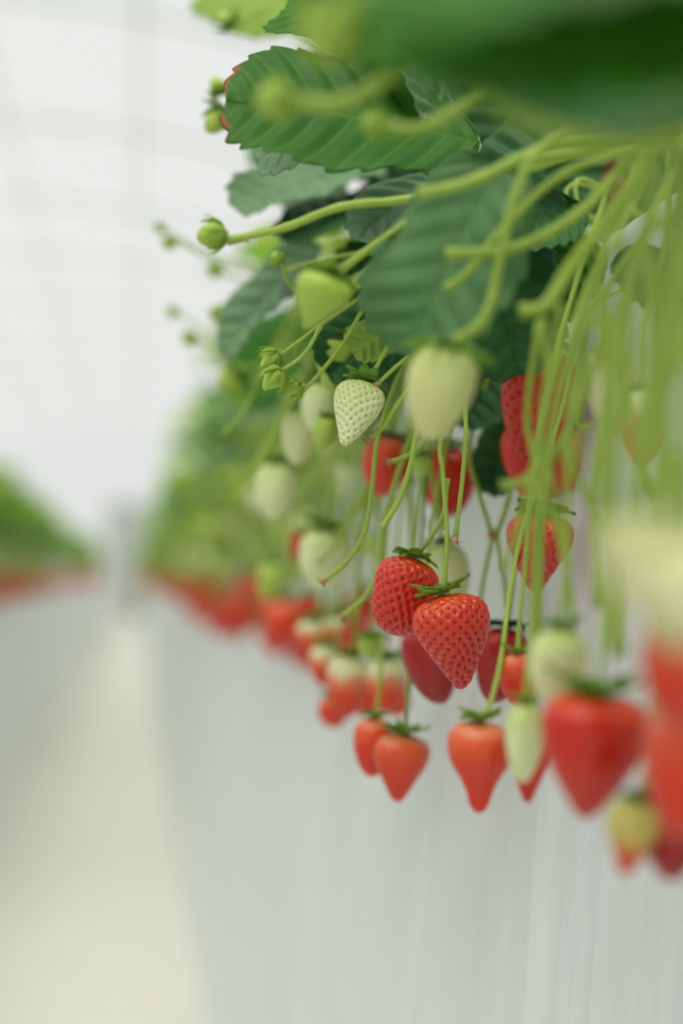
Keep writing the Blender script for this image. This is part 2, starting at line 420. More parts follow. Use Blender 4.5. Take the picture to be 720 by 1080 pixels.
# ------------------------------------------------------------------ leaves
def leaflet(mb, L=.06, W=.05, nu=36, nv=8, nt=9, fold=.25, droop=.3, pleat=.0012, amp=.09, wave=.004, seed=0, M=None, mi=0, thick=0, under=None, fullness=.62):
    rr = random.Random(seed); p1, p2 = rr.uniform(0, 6), rr.uniform(0, 6)
    verts, uvs = [], []
    rows = nu + 1
    for i in range(rows):
        th = PI * i / nu
        s = math.sin(th)
        xo = W / 2 * (max(s, 0) ** fullness) * (1 - .10 * math.cos(th + .2)) ; yo = L * (1 - math.cos(th)) / 2
        ym = min(max(0, yo - .5 * xo), L)
        phase = nt * i / nu; fr = phase % 1.0
        saw = (fr / .62 if fr < .62 else (1 - fr) / .38)
        edge = 1 + amp * (saw - .5) * (1 if .03 < i / nu < .985 else 0)
        for side in (-1, 1):
            for j in range(nv + 1):
                v = j / nv
                k = v * (1 + (edge - 1) * v ** 4)
                x = side * xo * k; y = ym + (yo - ym) * k + (.02 * L * saw * v ** 6)
                z = fold * abs(x) * (1 - .8 * abs(x) / W)
                z += pleat * math.cos(2 * PI * (fr - .5)) * -1 * math.sin(PI * min(1, v * .9 + .05)) * min(1, s * 2)
                z += wave * math.sin(x * 90 + p1 + y * 40) * v + wave * math.sin(y * 110 + p2) * v * v
                z -= .0006 * (1 if j == 0 else 0)
                verts.append(Vector((x, y, z))); uvs.append((phase + 0.0, v))
    # bend along the length
    out = []
    for v in verts:
        a = droop * v.y / L
        r = L / droop if abs(droop) > 1e-3 else None
        if r: p = Vector((v.x, r * math.sin(a) + v.z * math.sin(a), -r * (1 - math.cos(a)) + v.z * math.cos(a)))
        else: p = v
        out.append(p)
    st = 2 * (nv + 1); f = []
    for i in range(nu):
        for sd in range(2):
            o = sd * (nv + 1)
            for j in range(nv):
                a = i * st + o + j; b = a + 1; c = a + st + 1; e = a + st
                f.append((a, b, c, e) if sd else (b, a, e, c))
    if M is not None: out = [M @ p for p in out]
    mb.add(out, f, mi, uvs)
    if thick:
        n = (out[st * (nu // 2) + nv] - out[st * (nu // 2)]).cross(out[st * (nu // 2 + 2)] - out[st * (nu // 2)])
        # second skin under the first, found from the face normals
        V = np.array([tuple(p) for p in out]); F = np.array(f)
        fn = np.cross(V[F[:, 2]] - V[F[:, 0]], V[F[:, 3]] - V[F[:, 1]])
        vn = np.zeros_like(V)
        for c in range(4): np.add.at(vn, F[:, c], fn)
        vn /= (np.linalg.norm(vn, axis=1, keepdims=True) + 1e-12)
        V2 = V - vn * thick
        o = len(mb.v) - len(out)
        mb.add([tuple(p) for p in V2], [tuple(reversed(q)) for q in f], under if under is not None else mi, uvs)
        # rim
        rim = []
        for i in range(nu):
            for sd in range(2):
                a = i * st + sd * (nv + 1) + nv; b = a + st
                rim.append((o + a, o + b, o + len(out) + b, o + len(out) + a) if not sd else (o + b, o + a, o + len(out) + a, o + len(out) + b))
        mb.f += rim; mb.m += [mi] * len(rim)

def frame_at(base, tip, face):
    """matrix: +Y along base->tip, +Z towards face"""
    y = (tip - base).normalized(); z = face - y * face.dot(y); z.normalize(); x = y.cross(z)
    return Matrix(((x.x, y.x, z.x, base.x), (x.y, y.y, z.y, base.y), (x.z, y.z, z.z, base.z), (0, 0, 0, 1)))

def leaf(plant, base, tip, wpx, face, mat=None, droop=.3, fold=.25, seed=0, label=None, nt=10, pleat=.0012, amp=.09, wave=.003, under=None, name='leaf', fullness=.62):
    """one leaflet from base to tip (px, py, d); face: direction its upper side looks"""
    b = P(*base); t = P(*tip); L = (t - b).length * (1 + droop * droop / 24)
    W = wpx / FPX * (base[2] + tip[2]) / 2
    mb = MB(); M = frame_at(b, t, Vector(face)) @ Matrix.Rotation(droop / 2, 4, 'X')
    leaflet(mb, L, W, 72, 14, nt, fold, droop, pleat, amp, wave, seed, M=plant.matrix_world.inverted() @ M if False else Matrix.Translation(-plant.location) @ M,
            mi=0, thick=.00035, under=1, fullness=fullness)
    o = link(name, mb.mesh('leaf', [mat or LEAF, under or UNDER]), plant)
    if label: o['label'] = label
    return o

def stalk(plant, pts, r=.0012, r1=None, mat=None, name='stem', label=None, cap=False, bulge=.3):
    mb = MB(); q = [P(*p) for p in pts]
    tube(mb, q, r, r1, seg=10, mat4=Matrix.Translation(-plant.location), bulge=bulge)
    o = link(name, mb.mesh('stem', [mat or STEM]), plant)
    if label: o['label'] = label
    if cap:   # dried flower remnant at the end
        e = q[0]; dirn = (q[0] - q[1]).normalized(); mc = MB()
        rr = random.Random(int(pts[0][0]))
        tube(mc, [e - dirn * .001, e + dirn * .0014, e + dirn * .0022], r * 1.25, r * 1.9, seg=10, n=4)
        a = dirn.orthogonal().normalized(); b = dirn.cross(a)
        for k in range(6):
            an = k * PI / 3 + rr.uniform(-.3, .3); dd = a * math.cos(an) + b * math.sin(an); tt = dirn.cross(dd)
            s0 = e + dirn * .001 + dd * r * 1.2; s1 = e + dirn * rr.uniform(.0005, .003) + dd * r * rr.uniform(2.2, 3.4)
            mc.add([s0 - tt * .0009, s0 + tt * .0009, s1 + tt * .0004, s1 - tt * .0004, s0 - tt * .0009 + dirn * .0004, s0 + tt * .0009 + dirn * .0004, s1 + dirn * .0003],
                   [(0, 1, 2, 3), (4, 6, 5), (0, 4, 5, 1), (1, 5, 6, 2), (3, 6, 4, 0), (2, 6, 3)])
        c = link('dried_tip', mc.mesh('dried_tip', [DRY], mat4=Matrix.Translation(-plant.location)), o)
        c['label'] = 'dried brown stub'
    return o

def plant_root(x, y, label, group=None, z=None):
    r = bpy.data.objects.new('strawberry_plant', None); COL.objects.link(r); r.empty_display_size = .03
    r.location = (x, y, H + .165 if z is None else z)
    tag(r, label, 'plant', group)
    return r

def crown(plant, seed=0):
    rr = random.Random(seed); mb = MB()
    for k in range(9):
        a = rr.uniform(0, 6.28); s = rr.uniform(.004, .014)
        p = Vector((math.cos(a) * s, math.sin(a) * s, 0))
        tube(mb, [p + Vector((0, 0, -.012)), p * 1.2 + Vector((0, 0, .012)), p * 1.8 + Vector((0, 0, .03))], .005, .0015, seg=7, n=3)
    link('crown', mb.mesh('crown', [CROWN]), plant)

# ------------------------------------------------------------------ the greenhouse
def grid_mesh(name, xs, ys, fn, mat, smooth=True):
    v = []; f = []
    for a in xs:
        for b in ys: v.append(fn(a, b))
    nb = len(ys)
    for i in range(len(xs) - 1):
        for j in range(nb - 1): f.append((i * nb + j, (i + 1) * nb + j, (i + 1) * nb + j + 1, i * nb + j + 1))
    mb = MB(); mb.add(v, f); return link(name, mb.mesh(name, [mat], smooth))

def box(mb, x0, x1, y0, y1, z0, z1, mi=0):
    v = [(x, y, z) for z in (z0, z1) for y in (y0, y1) for x in (x0, x1)]
    mb.add(v, [(0, 2, 3, 1), (4, 5, 7, 6), (0, 1, 5, 4), (2, 6, 7, 3), (0, 4, 6, 2), (1, 3, 7, 5)], mi)

YN, YF = -1.2, 30.0
floor_m = m_plain('white_ground_sheet', srgb(219, 217, 206), .7, noise=.35, ncol=srgb(208, 208, 201), nscale=5, spec=.3)
o = grid_mesh('floor', np.linspace(-4.2, 2.6, 30), np.linspace(YN, YF, 60),
              lambda x, y: (x, y, .004 * math.sin(x * 7 + y * 3) + .003 * math.sin(y * 9)), floor_m)
tag(o, kind='structure')

def m_skirt():
    m, nt, ns, ln = new_mat('white_plastic_skirt')
    out = N(ns, 'ShaderNodeOutputMaterial'); b = N(ns, 'ShaderNodeBsdfPrincipled')
    tc = N(ns, 'ShaderNodeTexCoord'); mp = N(ns, 'ShaderNodeMapping'); mp.inputs['Scale'].default_value = (1, 1, .06)
    ln.new(tc.outputs['Object'], mp.inputs[0])
    no = N(ns, 'ShaderNodeTexNoise'); no.inputs['Scale'].default_value = 55; no.inputs['Detail'].default_value = 6
    ln.new(mp.outputs[0], no.inputs['Vector'])
    bp = N(ns, 'ShaderNodeBump'); bp.inputs['Strength'].default_value = .5; bp.inputs['Distance'].default_value = .006
    ln.new(no.outputs['Fac'], bp.inputs['Height']); ln.new(bp.outputs[0], b.inputs['Normal'])
    r = ramp(ns, [(.3, srgb(222, 228, 228)), (.7, srgb(232, 235, 232))]); ln.new(no.outputs['Fac'], r.inputs[0])
    ln.new(r.outputs[0], b.inputs['Base Color']); b.inputs['Roughness'].default_value = .45
    ln.new(b.outputs[0], out.inputs[0]); return m
SK = m_skirt()

def skirt(name, xt, xb, sgn, label):
    ys = [YN]; y = YN
    while y < YF - 1.5:
        y += .006 if -.1 < y < 1.6 and sgn > 0 else (.02 if y < 4 else .12); ys.append(y)
    zs = [H + .172, H + .17, H + .162, H + .14, H + .1, H + .02, H - .1, H - .3, H - .5, H - .7, .01]
    def fn(z, y):
        k = (H + .17 - z) / (H + .17)
        x = xt + (xb - xt) * k
        a = .0016 + .010 * k
        w = a * (math.sin(y * 61 + 2 * math.sin(z * 2 + y * 5)) * .45 + math.sin(y * 23 + 1.3) + .5 * math.sin(y * 137 + z * 3) * .5 + .3 * math.sin(y * 9 + z * 4))
        if z > H + .171: x += sgn * .02; w = 0
        return (x - sgn * abs(w) * .5 + w * .4, y, z)
    o = grid_mesh(name, zs, ys, fn, SK)
    return tag(o, label, 'plastic sheet')
skirt('plastic_skirt', .238, .145, 1, 'white plastic skirt hanging below the strawberry bench on the right, vertically creased')
skirt('plastic_skirt', -.60, -.545, -1, 'white plastic skirt of the far blurred bench on the left')

soil = m_plain('growing_medium', srgb(92, 70, 54), .95, noise=.9, ncol=srgb(50, 36, 28), nscale=60)
poly = m_plain('bench_white', srgb(225, 226, 224), .6)
def bench(x0, x1, label):
    r = bpy.data.objects.new('growing_bench', None); COL.objects.link(r); tag(r, label, 'bench')
    r.location = ((x0 + x1) / 2, 0, 0)
    T = Matrix.Translation((-(x0 + x1) / 2, 0, 0))
    mb = MB()
    # open trough: two side boards and a bottom
    box(mb, x0, x0 + .01, YN, YF - 1.5, H + .02, H + .168); box(mb, x1 - .01, x1, YN, YF - 1.5, H + .02, H + .168)
    box(mb, x0 + .01, x1 - .01, YN, YF - 1.5, H + .02, H + .04)
    link('trough', mb.mesh('trough', [poly], False, T), r)
    g = MB(); xs = np.linspace(x0 + .011, x1 - .011, 8); ys = np.linspace(YN, YF - 1.5, 260)
    v = [(x, y, H + .158 + .006 * math.sin(x * 60 + y * 31) * math.sin(y * 17)) for x in xs for y in ys]
    f = [(i * 260 + j, (i + 1) * 260 + j, (i + 1) * 260 + j + 1, i * 260 + j + 1) for i in range(7) for j in range(259)]
    g.add(v, f); link('soil', g.mesh('soil', [soil], True, T), r)
    y = YN + .6
    while y < YF - 2:
        m = MB(); box(m, x0 + .1, x0 + .13, y, y + .03, 0, H + .021); box(m, x1 - .13, x1 - .1, y, y + .03, 0, H + .021); box(m, x0 + .13, x1 - .13, y, y + .03, .4, .43)
        link('leg_frame', m.mesh('leg_frame', [poly], False, T), r); y += 3.0
bench(.262, .56, 'strawberry growing bench beside the camera, behind its white skirt')
bench(-.93, -.63, 'far growing bench across the aisle, behind its white skirt')

# film roof on steel hoops
def arch(t):   # t 0..1 across
    a = PI * t; x = -.8 + 3.3 * -math.cos(a); z = 1.7 + 2.0 * math.sin(a) ** .8 if 0 < t < 1 else 1.7
    return x, z
mf, nt, ns, ln = new_mat('greenhouse_film')
out = N(ns, 'ShaderNodeOutputMaterial'); tb = N(ns, 'ShaderNodeBsdfTransparent'); tl = N(ns, 'ShaderNodeBsdfTranslucent'); df = N(ns, 'ShaderNodeBsdfDiffuse')
tb.inputs[0].default_value = (.97, .98, .97, 1); tl.inputs[0].default_value = (.95, .96, .95, 1); df.inputs[0].default_value = (.9, .92, .9, 1)
m1 = N(ns, 'ShaderNodeMixShader'); m1.inputs[0].default_value = .3; ln.new(tl.outputs[0], m1.inputs[1]); ln.new(df.outputs[0], m1.inputs[2])
m2 = N(ns, 'ShaderNodeMixShader'); m2.inputs[0].default_value = .15; ln.new(tb.outputs[0], m2.inputs[1]); ln.new(m1.outputs[0], m2.inputs[2]); ln.new(m2.outputs[0], out.inputs[0])
ts = np.linspace(0, 1, 41)
o = grid_mesh('ceiling', ts, np.linspace(YN, YF, 32), lambda t, y: (arch(t)[0], y, arch(t)[1]), mf); tag(o, kind='structure')
for nm, x in (('wall_left', -4.1), ('wall_right', 2.5)):
    o = grid_mesh(nm, [0, 1], np.linspace(YN, YF, 30), lambda t, y: (x, y, t * 1.7), mf); tag(o, kind='structure')
def end_wall(nm, y):
    mb = MB(); v = [(arch(t)[0], y, 0) for t in ts] + [(arch(t)[0], y, arch(t)[1]) for t in ts]
    mb.add(v, [(i, i + 1, 42 + i, 41 + i) for i in range(40)]); o = link(nm, mb.mesh(nm, [mf], False)); tag(o, kind='structure')
end_wall('wall_front', YN); end_wall('wall_back', YF)
steel = m_plain('white_steel', srgb(196, 200, 200), .5)
y = -.6; i = 0
while y < YF:
    mb = MB(); pts = [Vector((-4.08, y, 0)), Vector((-4.08, y, 1.0))] + [Vector((arch(t)[0] * .995, y, arch(t)[1] - .03)) for t in np.linspace(.02, .98, 15)] + [Vector((2.48, y, 1.0)), Vector((2.48, y, 0))]
    tube(mb, pts, .018, seg=8, n=4)
    i += 1; o = link('trim_%d' % i, mb.mesh('hoop', [steel])); tag(o, kind='structure'); y += 1.9
for k, t in enumerate((.12, .22, .32, .42, .5, .58, .68, .78, .88)):
    mb = MB(); x, z = arch(t); tube(mb, [Vector((x * .99, YN, z - .05)), Vector((x * .99, YF, z - .05))], .011, seg=6, n=2)
    o = link('trim_%d' % (40 + k), mb.mesh('purlin', [steel])); tag(o, kind='structure')
# dark door in the far gable
dm = m_plain('door_grey', srgb(168, 172, 166), .6)
mb = MB(); box(mb, -.5, .3, YF - .06, YF - .02, 0, 2.3); o = link('door_1', mb.mesh('door', [dm], False)); tag(o, kind='structure')
mb = MB(); box(mb, -.56, -.5, YF - .08, YF - .02, 0, 2.36); box(mb, .3, .36, YF - .08, YF - .02, 0, 2.36); box(mb, -.56, .36, YF - .08, YF - .02, 2.30, 2.36); box(mb, -.13, -.07, YF - .075, YF - .061, .02, 2.28)
o2 = link('door_frame', mb.mesh('door_frame', [steel], False), o)

# ------------------------------------------------------------------ near plants, part by part
A = plant_root(.30, .34, 'strawberry plant nearest the lens, with one huge blurred dark leaf overhead'); crown(A, 1)
B = plant_root(.30, .58, 'strawberry plant carrying the sharp serrated dark green leaf at top'); crown(B, 2)
C = plant_root(.30, .82, 'strawberry plant with pale grey-green leaves low beside the bright aisle'); crown(C, 3)
D = plant_root(.30, 1.04, 'strawberry plant behind the sharp berries, dark leaves above the red ones'); crown(D, 4)
L_ = leaf
# A: near blurred foliage
L_(A, (900, 40, .36), (425, 25, .27), 400, (-.3, -.55, .8), LEAF, seed=1, droop=.5, fold=.15, label='huge dark blurred leaf')
L_(A, (900, 60, .34), (450, 85, .30), 330, (-.2, -.7, .7), LEAFS, seed=2, droop=.3)
L_(A, (840, 60, .42), (520, 110, .40), 240, (0, -.8, .6), LEAFD, seed=3, droop=.3)
L_(A, (528, 168, .55), (432, 376, .56), 175, (-.45, -.8, .45), LEAFM, seed=4, droop=.2, fold=.12, pleat=.0006, label='blurred leaf hanging with greyish sheen', under=LEAFG)
L_(A, (450, -60, .42), (395, 70, .40), 120, (-.3, -.7, .5), LEAF, seed=5, droop=.5)
# B: the in-focus leaves
L_(B, (505, 150, .655), (238, 108, .64), 205, (-.15, -.8, .6), LEAFT, seed=11, droop=.22, fold=.12, nt=12, label='sharp dark green serrated leaf with browned tip')
L_(B, (420, 80, .68), (296, 10, .70), 110, (-.2, -.7, .7), LEAF, seed=12, droop=.5, fold=.3, nt=10)
L_(B, (420, 120, .69), (268, 168, .70), 90, (-.3, -.8, .5), LEAFG, seed=13, droop=.3, nt=10)
L_(B, (470, 140, .67), (385, 30, .66), 100, (0, -.6, .8), LEAFG, seed=14, droop=.6, nt=10)
L_(B, (500, 200, .70), (548, 395, .68), 130, (-.3, -.8, .2), LEAFD, seed=15, droop=.35, nt=10)
L_(B, (600, 215, .68), (520, 260, .66), 110, (-.3, -.8, .4), LEAFD, seed=16, droop=.3, nt=10)
L_(B, (620, 250, .70), (560, 330, .70), 90, (-.2, -.9, .2), LEAF, seed=17, droop=.4, nt=9)
L_(B, (470, 190, .71), (378, 250, .69), 90, (-.2, -.6, .7), LEAFG, seed=18, droop=.5, nt=9)
L_(B, (640, 130, .68), (500, 190, .70), 120, (-.1, -.7, .7), LEAFD, seed=19, droop=.3, nt=9)
L_(B, (660, 260, .62), (720, 330, .60), 80, (-.3, -.8, .4), LEAFD, seed=20, droop=.3, nt=9)
# C: leaves reaching the aisle
L_(C, (400, 175, .85), (252, 222, .80), 90, (-.3, -.7, .55), LEAFG, seed=21, droop=.3, fold=.35)
L_(C, (335, 258, .86), (236, 374, .84), 66, (-.6, -.7, .45), LEAFG, seed=22, droop=.5, fold=.3)
L_(C, (360, 240, .92), (282, 130, .98), 80, (-.5, -.7, .3), LEAFG, seed=23, droop=.4)
L_(C, (440, 230, .80), (300, 240, .83), 120, (-.1, -.6, .8), LEAFD, seed=24, droop=.35)
L_(C, (480, 300, .78), (350, 310, .80), 140, (-.1, -.8, .5), LEAFD, seed=25, droop=.3)
L_(C, (440, 330, .74), (345, 395, .73), 90, (-.2, -.9, .3), LEAFD, seed=26, droop=.3)
L_(C, (420, 340, .69), (372, 372, .69), 60, (-.3, -.8, .5), LEAFY, seed=27, droop=.3, nt=8)
L_(C, (340, 20, .95), (225, -20, 1.0), 120, (-.4, -.7, .4), LEAFY, seed=28, droop=.5)
L_(C, (430, 60, .9), (330, 150, .9), 160, (-.2, -.8, .5), LEAFD, seed=29, droop=.3)
# D: behind the berries
L_(D, (540, 360, .80), (486, 452, .77), 80, (-.2, -.9, .3), LEAFD, seed=31, droop=.4)
L_(D, (560, 400, .80), (515, 520, .80), 60, (-.4, -.8, .2), LEAFD, seed=32, droop=.3)
L_(D, (470, 260, .95), (400, 400, .92), 190, (-.3, -.9, .3), LEAFD, seed=33, droop=.3)
L_(D, (560, 200, .9), (480, 330, .9), 190, (-.2, -.9, .3), LEAFD, seed=34, droop=.3)
L_(D, (420, 380, .98), (330, 440, .96), 120, (-.3, -.8, .5), LEAFD, seed=35, droop=.3)
L_(D, (600, 90, .85), (520, 240, .85), 190, (-.2, -.9, .3), LEAFD, seed=36, droop=.3)
L_(D, (360, 350, 1.1), (252, 400, 1.1), 120, (-.4, -.8, .5), LEAF, seed=37, droop=.3)
L_(D, (480, 60, .95), (400, 200, .95), 200, (-.2, -.9, .3), LEAFD, seed=38, droop=.3)
L_(D, (700, 120, .8), (620, 230, .8), 150, (-.2, -.9, .3), LEAFD, seed=39, droop=.3)

BROWNL = m_leaf('withered_brown', srgb(120, 66, 50), srgb(150, 92, 70), srgb(160, 110, 84), srgb(150, 80, 50))
L_(D, (672, 148, .62), (636, 214, .62), 30, (-.3, -.9, .3), BROWNL, seed=41, droop=.8, fold=.5, nt=6, under=BROWNL, label='withered brown leaf', name='withered_leaf')
L_(D, (560, 300, 1.15), (420, 330, 1.15), 220, (-.3, -.9, .3), LEAFD, seed=42, droop=.3)

# stalks of the near plants
K = stalk
# big blurred stalks, top
K(A, [(302, 108, .43), (360, 108, .43), (415, 78, .43), (470, 40, .43), (560, 10, .44), (700, 60, .48)], .0022)
K(A, [(400, 132, .46), (440, 136, .46), (480, 118, .47), (560, 90, .5), (720, 140, .52)], .0018)
K(A, [(480, 360, .52), (512, 335, .52), (530, 260, .515), (545, 200, .515), (580, 150, .52), (700, 110, .54)], .0017)
K(A, [(470, 268, .53), (540, 262, .53), (610, 225, .53), (670, 160, .54), (740, 90, .52)], .0020, .0026)
K(A, [(470, 305, .53), (495, 285, .53), (545, 225, .53), (610, 175, .53), (720, 150, .54)], .0016)
K(A, [(440, 205, .52), (500, 190, .52), (580, 155, .53), (660, 150, .54), (760, 130, .54)], .0020, .0024)
K(A, [(548, 328, .50), (575, 322, .50), (600, 285, .50), (645, 225, .49), (690, 160, .48), (760, 80, .46)], .0023, .0030)
K(A, [(240, 254, .60), (300, 240, .60), (360, 218, .60), (430, 210, .60), (520, 190, .60), (640, 150, .60)], .0017, .0020)
K(A, [(375, 300, .62), (430, 250, .61), (470, 215, .60), (560, 170, .58), (700, 150, .58)], .0020)
K(A, [(572, 335, .50), (576, 400, .50), (568, 470, .50), (545, 560, .50), (530, 600, .51)], .0012)
K(A, [(590, 320, .50), (583, 380, .50), (572, 450, .50), (600, 600, .50)], .0010)
K(A, [(570, 520, .50), (588, 560, .50), (600, 620, .50), (605, 700, .49)], .0012)
K(A, [(620, 335, .51), (612, 400, .51), (596, 460, .51), (555, 505, .51), (528, 512, .51)], .0016)
K(A, [(596, 460, .51), (612, 510, .51), (650, 600, .50), (655, 690, .46)], .0012)
K(A, [(568, 340, .52), (556, 440, .53), (570, 520, .53), (566, 620, .53), (566, 700, .53)], .0012)
K(A, [(690, 180, .44), (668, 300, .43), (650, 430, .42), (640, 560, .42), (650, 690, .42)], .0020)
K(A, [(720, 160, .42), (700, 300, .40), (696, 430, .39), (705, 560, .37), (700, 680, .36)], .0024)
K(A, [(730, 200, .40), (716, 320, .38), (722, 450, .38), (700, 600, .36)], .0022)
K(A, [(700, 230, .46), (672, 260, .46), (650, 330, .46), (600, 440, .46)], .0016)
K(A, [(630, 280, .5), (640, 340, .5), (660, 430, .5), (700, 560, .5)], .0014)
K(A, [(680, 220, .45), (690, 360, .44), (680, 480, .44), (640, 600, .43)], .0016)
K(A, [(740, 260, .36), (705, 330, .35), (672, 420, .34), (668, 520, .33)], .0020)
K(A, [(655, 250, .5), (625, 300, .5), (640, 400, .5), (625, 520, .5), (630, 640, .49)], .0014)
K(A, [(720, 330, .42), (690, 420, .42), (675, 520, .42), (690, 640, .40)], .0018)
# sharp stalks with cut, dried ends
K(B, [(480, 568, .665), (488, 500, .665), (491, 455, .665), (491, 415, .675), (500, 330, .69), (560, 240, .72)], .0011, cap=True)
K(B, [(402, 558, .655), (420, 528, .657), (433, 490, .66), (440, 455, .665), (470, 380, .68), (540, 270, .7)], .0013)
K(B, [(388, 463, .66), (404, 450, .66), (420, 425, .66), (446, 392, .67), (520, 300, .69)], .0012, cap=True)
K(B, [(412, 487, .67), (432, 479, .67), (448, 462, .675), (470, 400, .69), (540, 300, .7)], .0012, cap=True)
K(B, [(397, 406, .655), (416, 388, .66), (436, 370, .67), (480, 320, .69)], .0010, cap=True)
K(B, [(342, 612, .70), (366, 592, .70), (385, 560, .70), (393, 510, .70), (400, 455, .70), (430, 380, .71), (500, 300, .72)], .0012, cap=True)
K(B, [(362, 650, .74), (388, 625, .74), (401, 590, .74), (408, 540, .74), (430, 470, .74), (470, 380, .74)], .0014, cap=True)
K(B, [(308, 422, .665), (330, 402, .665), (362, 362, .665), (386, 322, .67), (420, 290, .68), (500, 240, .69)], .0010)
K(C, [(518, 562, .78), (505, 520, .78), (495, 470, .78), (520, 380, .78)], .0014, cap=True)
K(C, [(523, 565, .78), (535, 530, .78), (545, 480, .78), (570, 380, .78)], .0014)
K(C, [(505, 640, .8), (512, 600, .79), (520, 565, .78)], .0012)
K(C, [(535, 640, .8), (530, 600, .79), (523, 565, .78)], .0012)
K(C, [(470, 560, .8), (455, 500, .8), (455, 430, .8), (500, 340, .8)], .0014)
K(C, [(440, 620, .86), (432, 540, .86), (440, 450, .86), (500, 350, .86)], .0014)
K(C, [(428, 760, .78), (434, 700, .78), (440, 620, .78), (450, 500, .78)], .0009, mat=STEMD)
K(C, [(640, 340, .55), (610, 440, .56), (625, 450, .56)], .0012)
K(C, [(345, 300, .74), (400, 255, .74), (440, 235, .74), (520, 220, .74)], .0016)
K(C, [(300, 285, .78), (360, 270, .78), (420, 262, .76), (500, 240, .76)], .0010)
K(C, [(320, 345, .8), (380, 300, .79), (430, 250, .78), (520, 200, .77)], .0014)
for k in range(22):
    x0 = 235 + k * 10; y0 = 470 + RND.uniform(-80, 130); d = RND.uniform(.85, 1.05)
    K(D, [(x0, y0, d), (x0 + 25, y0 - 30, d), (x0 + 70, y0 - 120, d), (x0 + 140, 280, d - .02), (min(640, x0 + 260), 260, d - .05)], .0013)

# ------------------------------------------------------------------ berries, one by one
B_ = strawberry
B_('sharp red strawberry with long pointed tip, lower of the sharp pair', 'hero', 'conic', (466, 627), (489, 728), 84, .66, 'up', hero=265, spin=.6,
   stem=[(469, 612, .662), (471, 560, .665), (467, 500, .67), (466, 456, .675), (500, 340, .69), (580, 220, .72)], calscale=.85)
B_('sharp red strawberry with blunt tip, upper left of the sharp pair', 'hero', 'blunt', (436, 588), (412, 670), 66, .685, 'flat', hero=240, spin=2.1,
   stem=[(441, 584, .683), (455, 566, .675), (468, 540, .67), (471, 505, .672)], calscale=.85)
B_('sharp white-green strawberry dotted with seeds, hanging left of the pale one', 'pale', 'conic', (384, 404), (364, 470), 48, .66, 'flat', hero=190, spin=1.0,
   stem=[(391, 398, .66), (403, 376, .665), (418, 354, .67), (470, 300, .69)], tilt=-.01, calscale=1.15, name='unripe_strawberry')
B_('large pale blurred strawberry hanging in front of the sharp stems', 'yellow', 'long', (476, 364), (452, 464), 72, .505, 'hug', calscale=.9, spin=1.2,
   stem=[(484, 356, .508), (505, 340, .512), (520, 310, .515)], name='unripe_strawberry')
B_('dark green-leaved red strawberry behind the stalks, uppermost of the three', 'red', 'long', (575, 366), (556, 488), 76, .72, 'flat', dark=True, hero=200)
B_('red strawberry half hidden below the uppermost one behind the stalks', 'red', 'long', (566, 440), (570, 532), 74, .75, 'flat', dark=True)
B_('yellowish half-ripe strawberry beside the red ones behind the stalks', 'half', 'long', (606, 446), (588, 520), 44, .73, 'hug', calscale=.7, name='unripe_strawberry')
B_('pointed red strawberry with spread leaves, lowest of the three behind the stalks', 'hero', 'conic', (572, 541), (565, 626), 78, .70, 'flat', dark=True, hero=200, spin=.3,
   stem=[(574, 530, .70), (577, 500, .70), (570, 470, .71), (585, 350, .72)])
B_('shade-darkened red strawberry directly behind the sharp pair', 'dark', 'long', (448, 655), (466, 743), 62, .78, 'flat')
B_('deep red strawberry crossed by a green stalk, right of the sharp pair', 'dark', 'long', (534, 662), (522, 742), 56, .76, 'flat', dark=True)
B_('bright red small strawberry between the crossed dark one and the white one', 'orange', 'round', (546, 688), (546, 746), 38, .60, 'up')
B_('red strawberry with pointed tip, front one of the lower pair', 'orange', 'conic', (425, 774), (419, 846), 62, .80, 'up')
B_('small red strawberry tucked behind the front one of the lower pair', 'orange', 'long', (396, 757), (392, 820), 42, .82, 'up')
B_('red strawberry with narrow bottle tip hanging alone under dark berries', 'orange', 'bottle', (505, 760), (502, 858), 64, .57, 'up',
   stem=[(512, 750, .573), (519, 735, .58), (529, 690, .60), (538, 620, .63), (552, 555, .65), (590, 440, .67), (620, 330, .68), (690, 290, .69)])
B_('tip of a red strawberry showing below the small white-green one', 'red', 'conic', (560, 775), (557, 848), 42, .55, 'up')
B_('narrow white-green strawberry beside the big heart-shaped red one', 'pale', 'long', (554, 740), (552, 826), 42, .52, 'up', name='unripe_strawberry')
B_('round white-green strawberry above the big heart-shaped red one', 'pale', 'round', (590, 662), (586, 742), 60, .49, 'up', name='unripe_strawberry')
B_('big heart-shaped red strawberry, blurred, largest in the lower row', 'red', 'heart', (628, 734), (618, 864), 116, .46, 'up', spin=0.0)
B_('blurred strawberry with yellow-green shoulder and orange tip', 'half', 'conic', (674, 842), (660, 924), 66, .43, 'flat', dark=True, calscale=.8, name='unripe_strawberry')
B_('large blurred red strawberry at the frame edge, topmost of three', 'orange', 'long', (716, 650), (712, 768), 78, .38, 'up')
B_('large blurred red strawberry at the frame edge, middle of three', 'orange', 'long', (730, 742), (716, 884), 100, .40, 'up')
B_('deep red blurred strawberry at the frame edge, lowest of three', 'dark', 'long', (712, 838), (708, 930), 62, .43, 'up')
B_('very blurred pale strawberry above the big red ones', 'cream', 'long', (672, 535), (690, 655), 95, .30, 'hug', calscale=.5, name='unripe_strawberry')
B_('very blurred cream strawberry at the frame edge among the stalks', 'cream', 'round', (722, 560), (735, 690), 110, .27, 'hug', calscale=.5, name='unripe_strawberry')
B_('blurred white strawberry with pink tip behind the dense stalks', 'cream', 'long', (640, 366), (648, 462), 52, .56, 'flat', calscale=.7, name='unripe_strawberry')
B_('blurred pink strawberry behind the dense stalks beside the white one', 'turning', 'long', (674, 410), (676, 495), 44, .55, 'flat', calscale=.7)
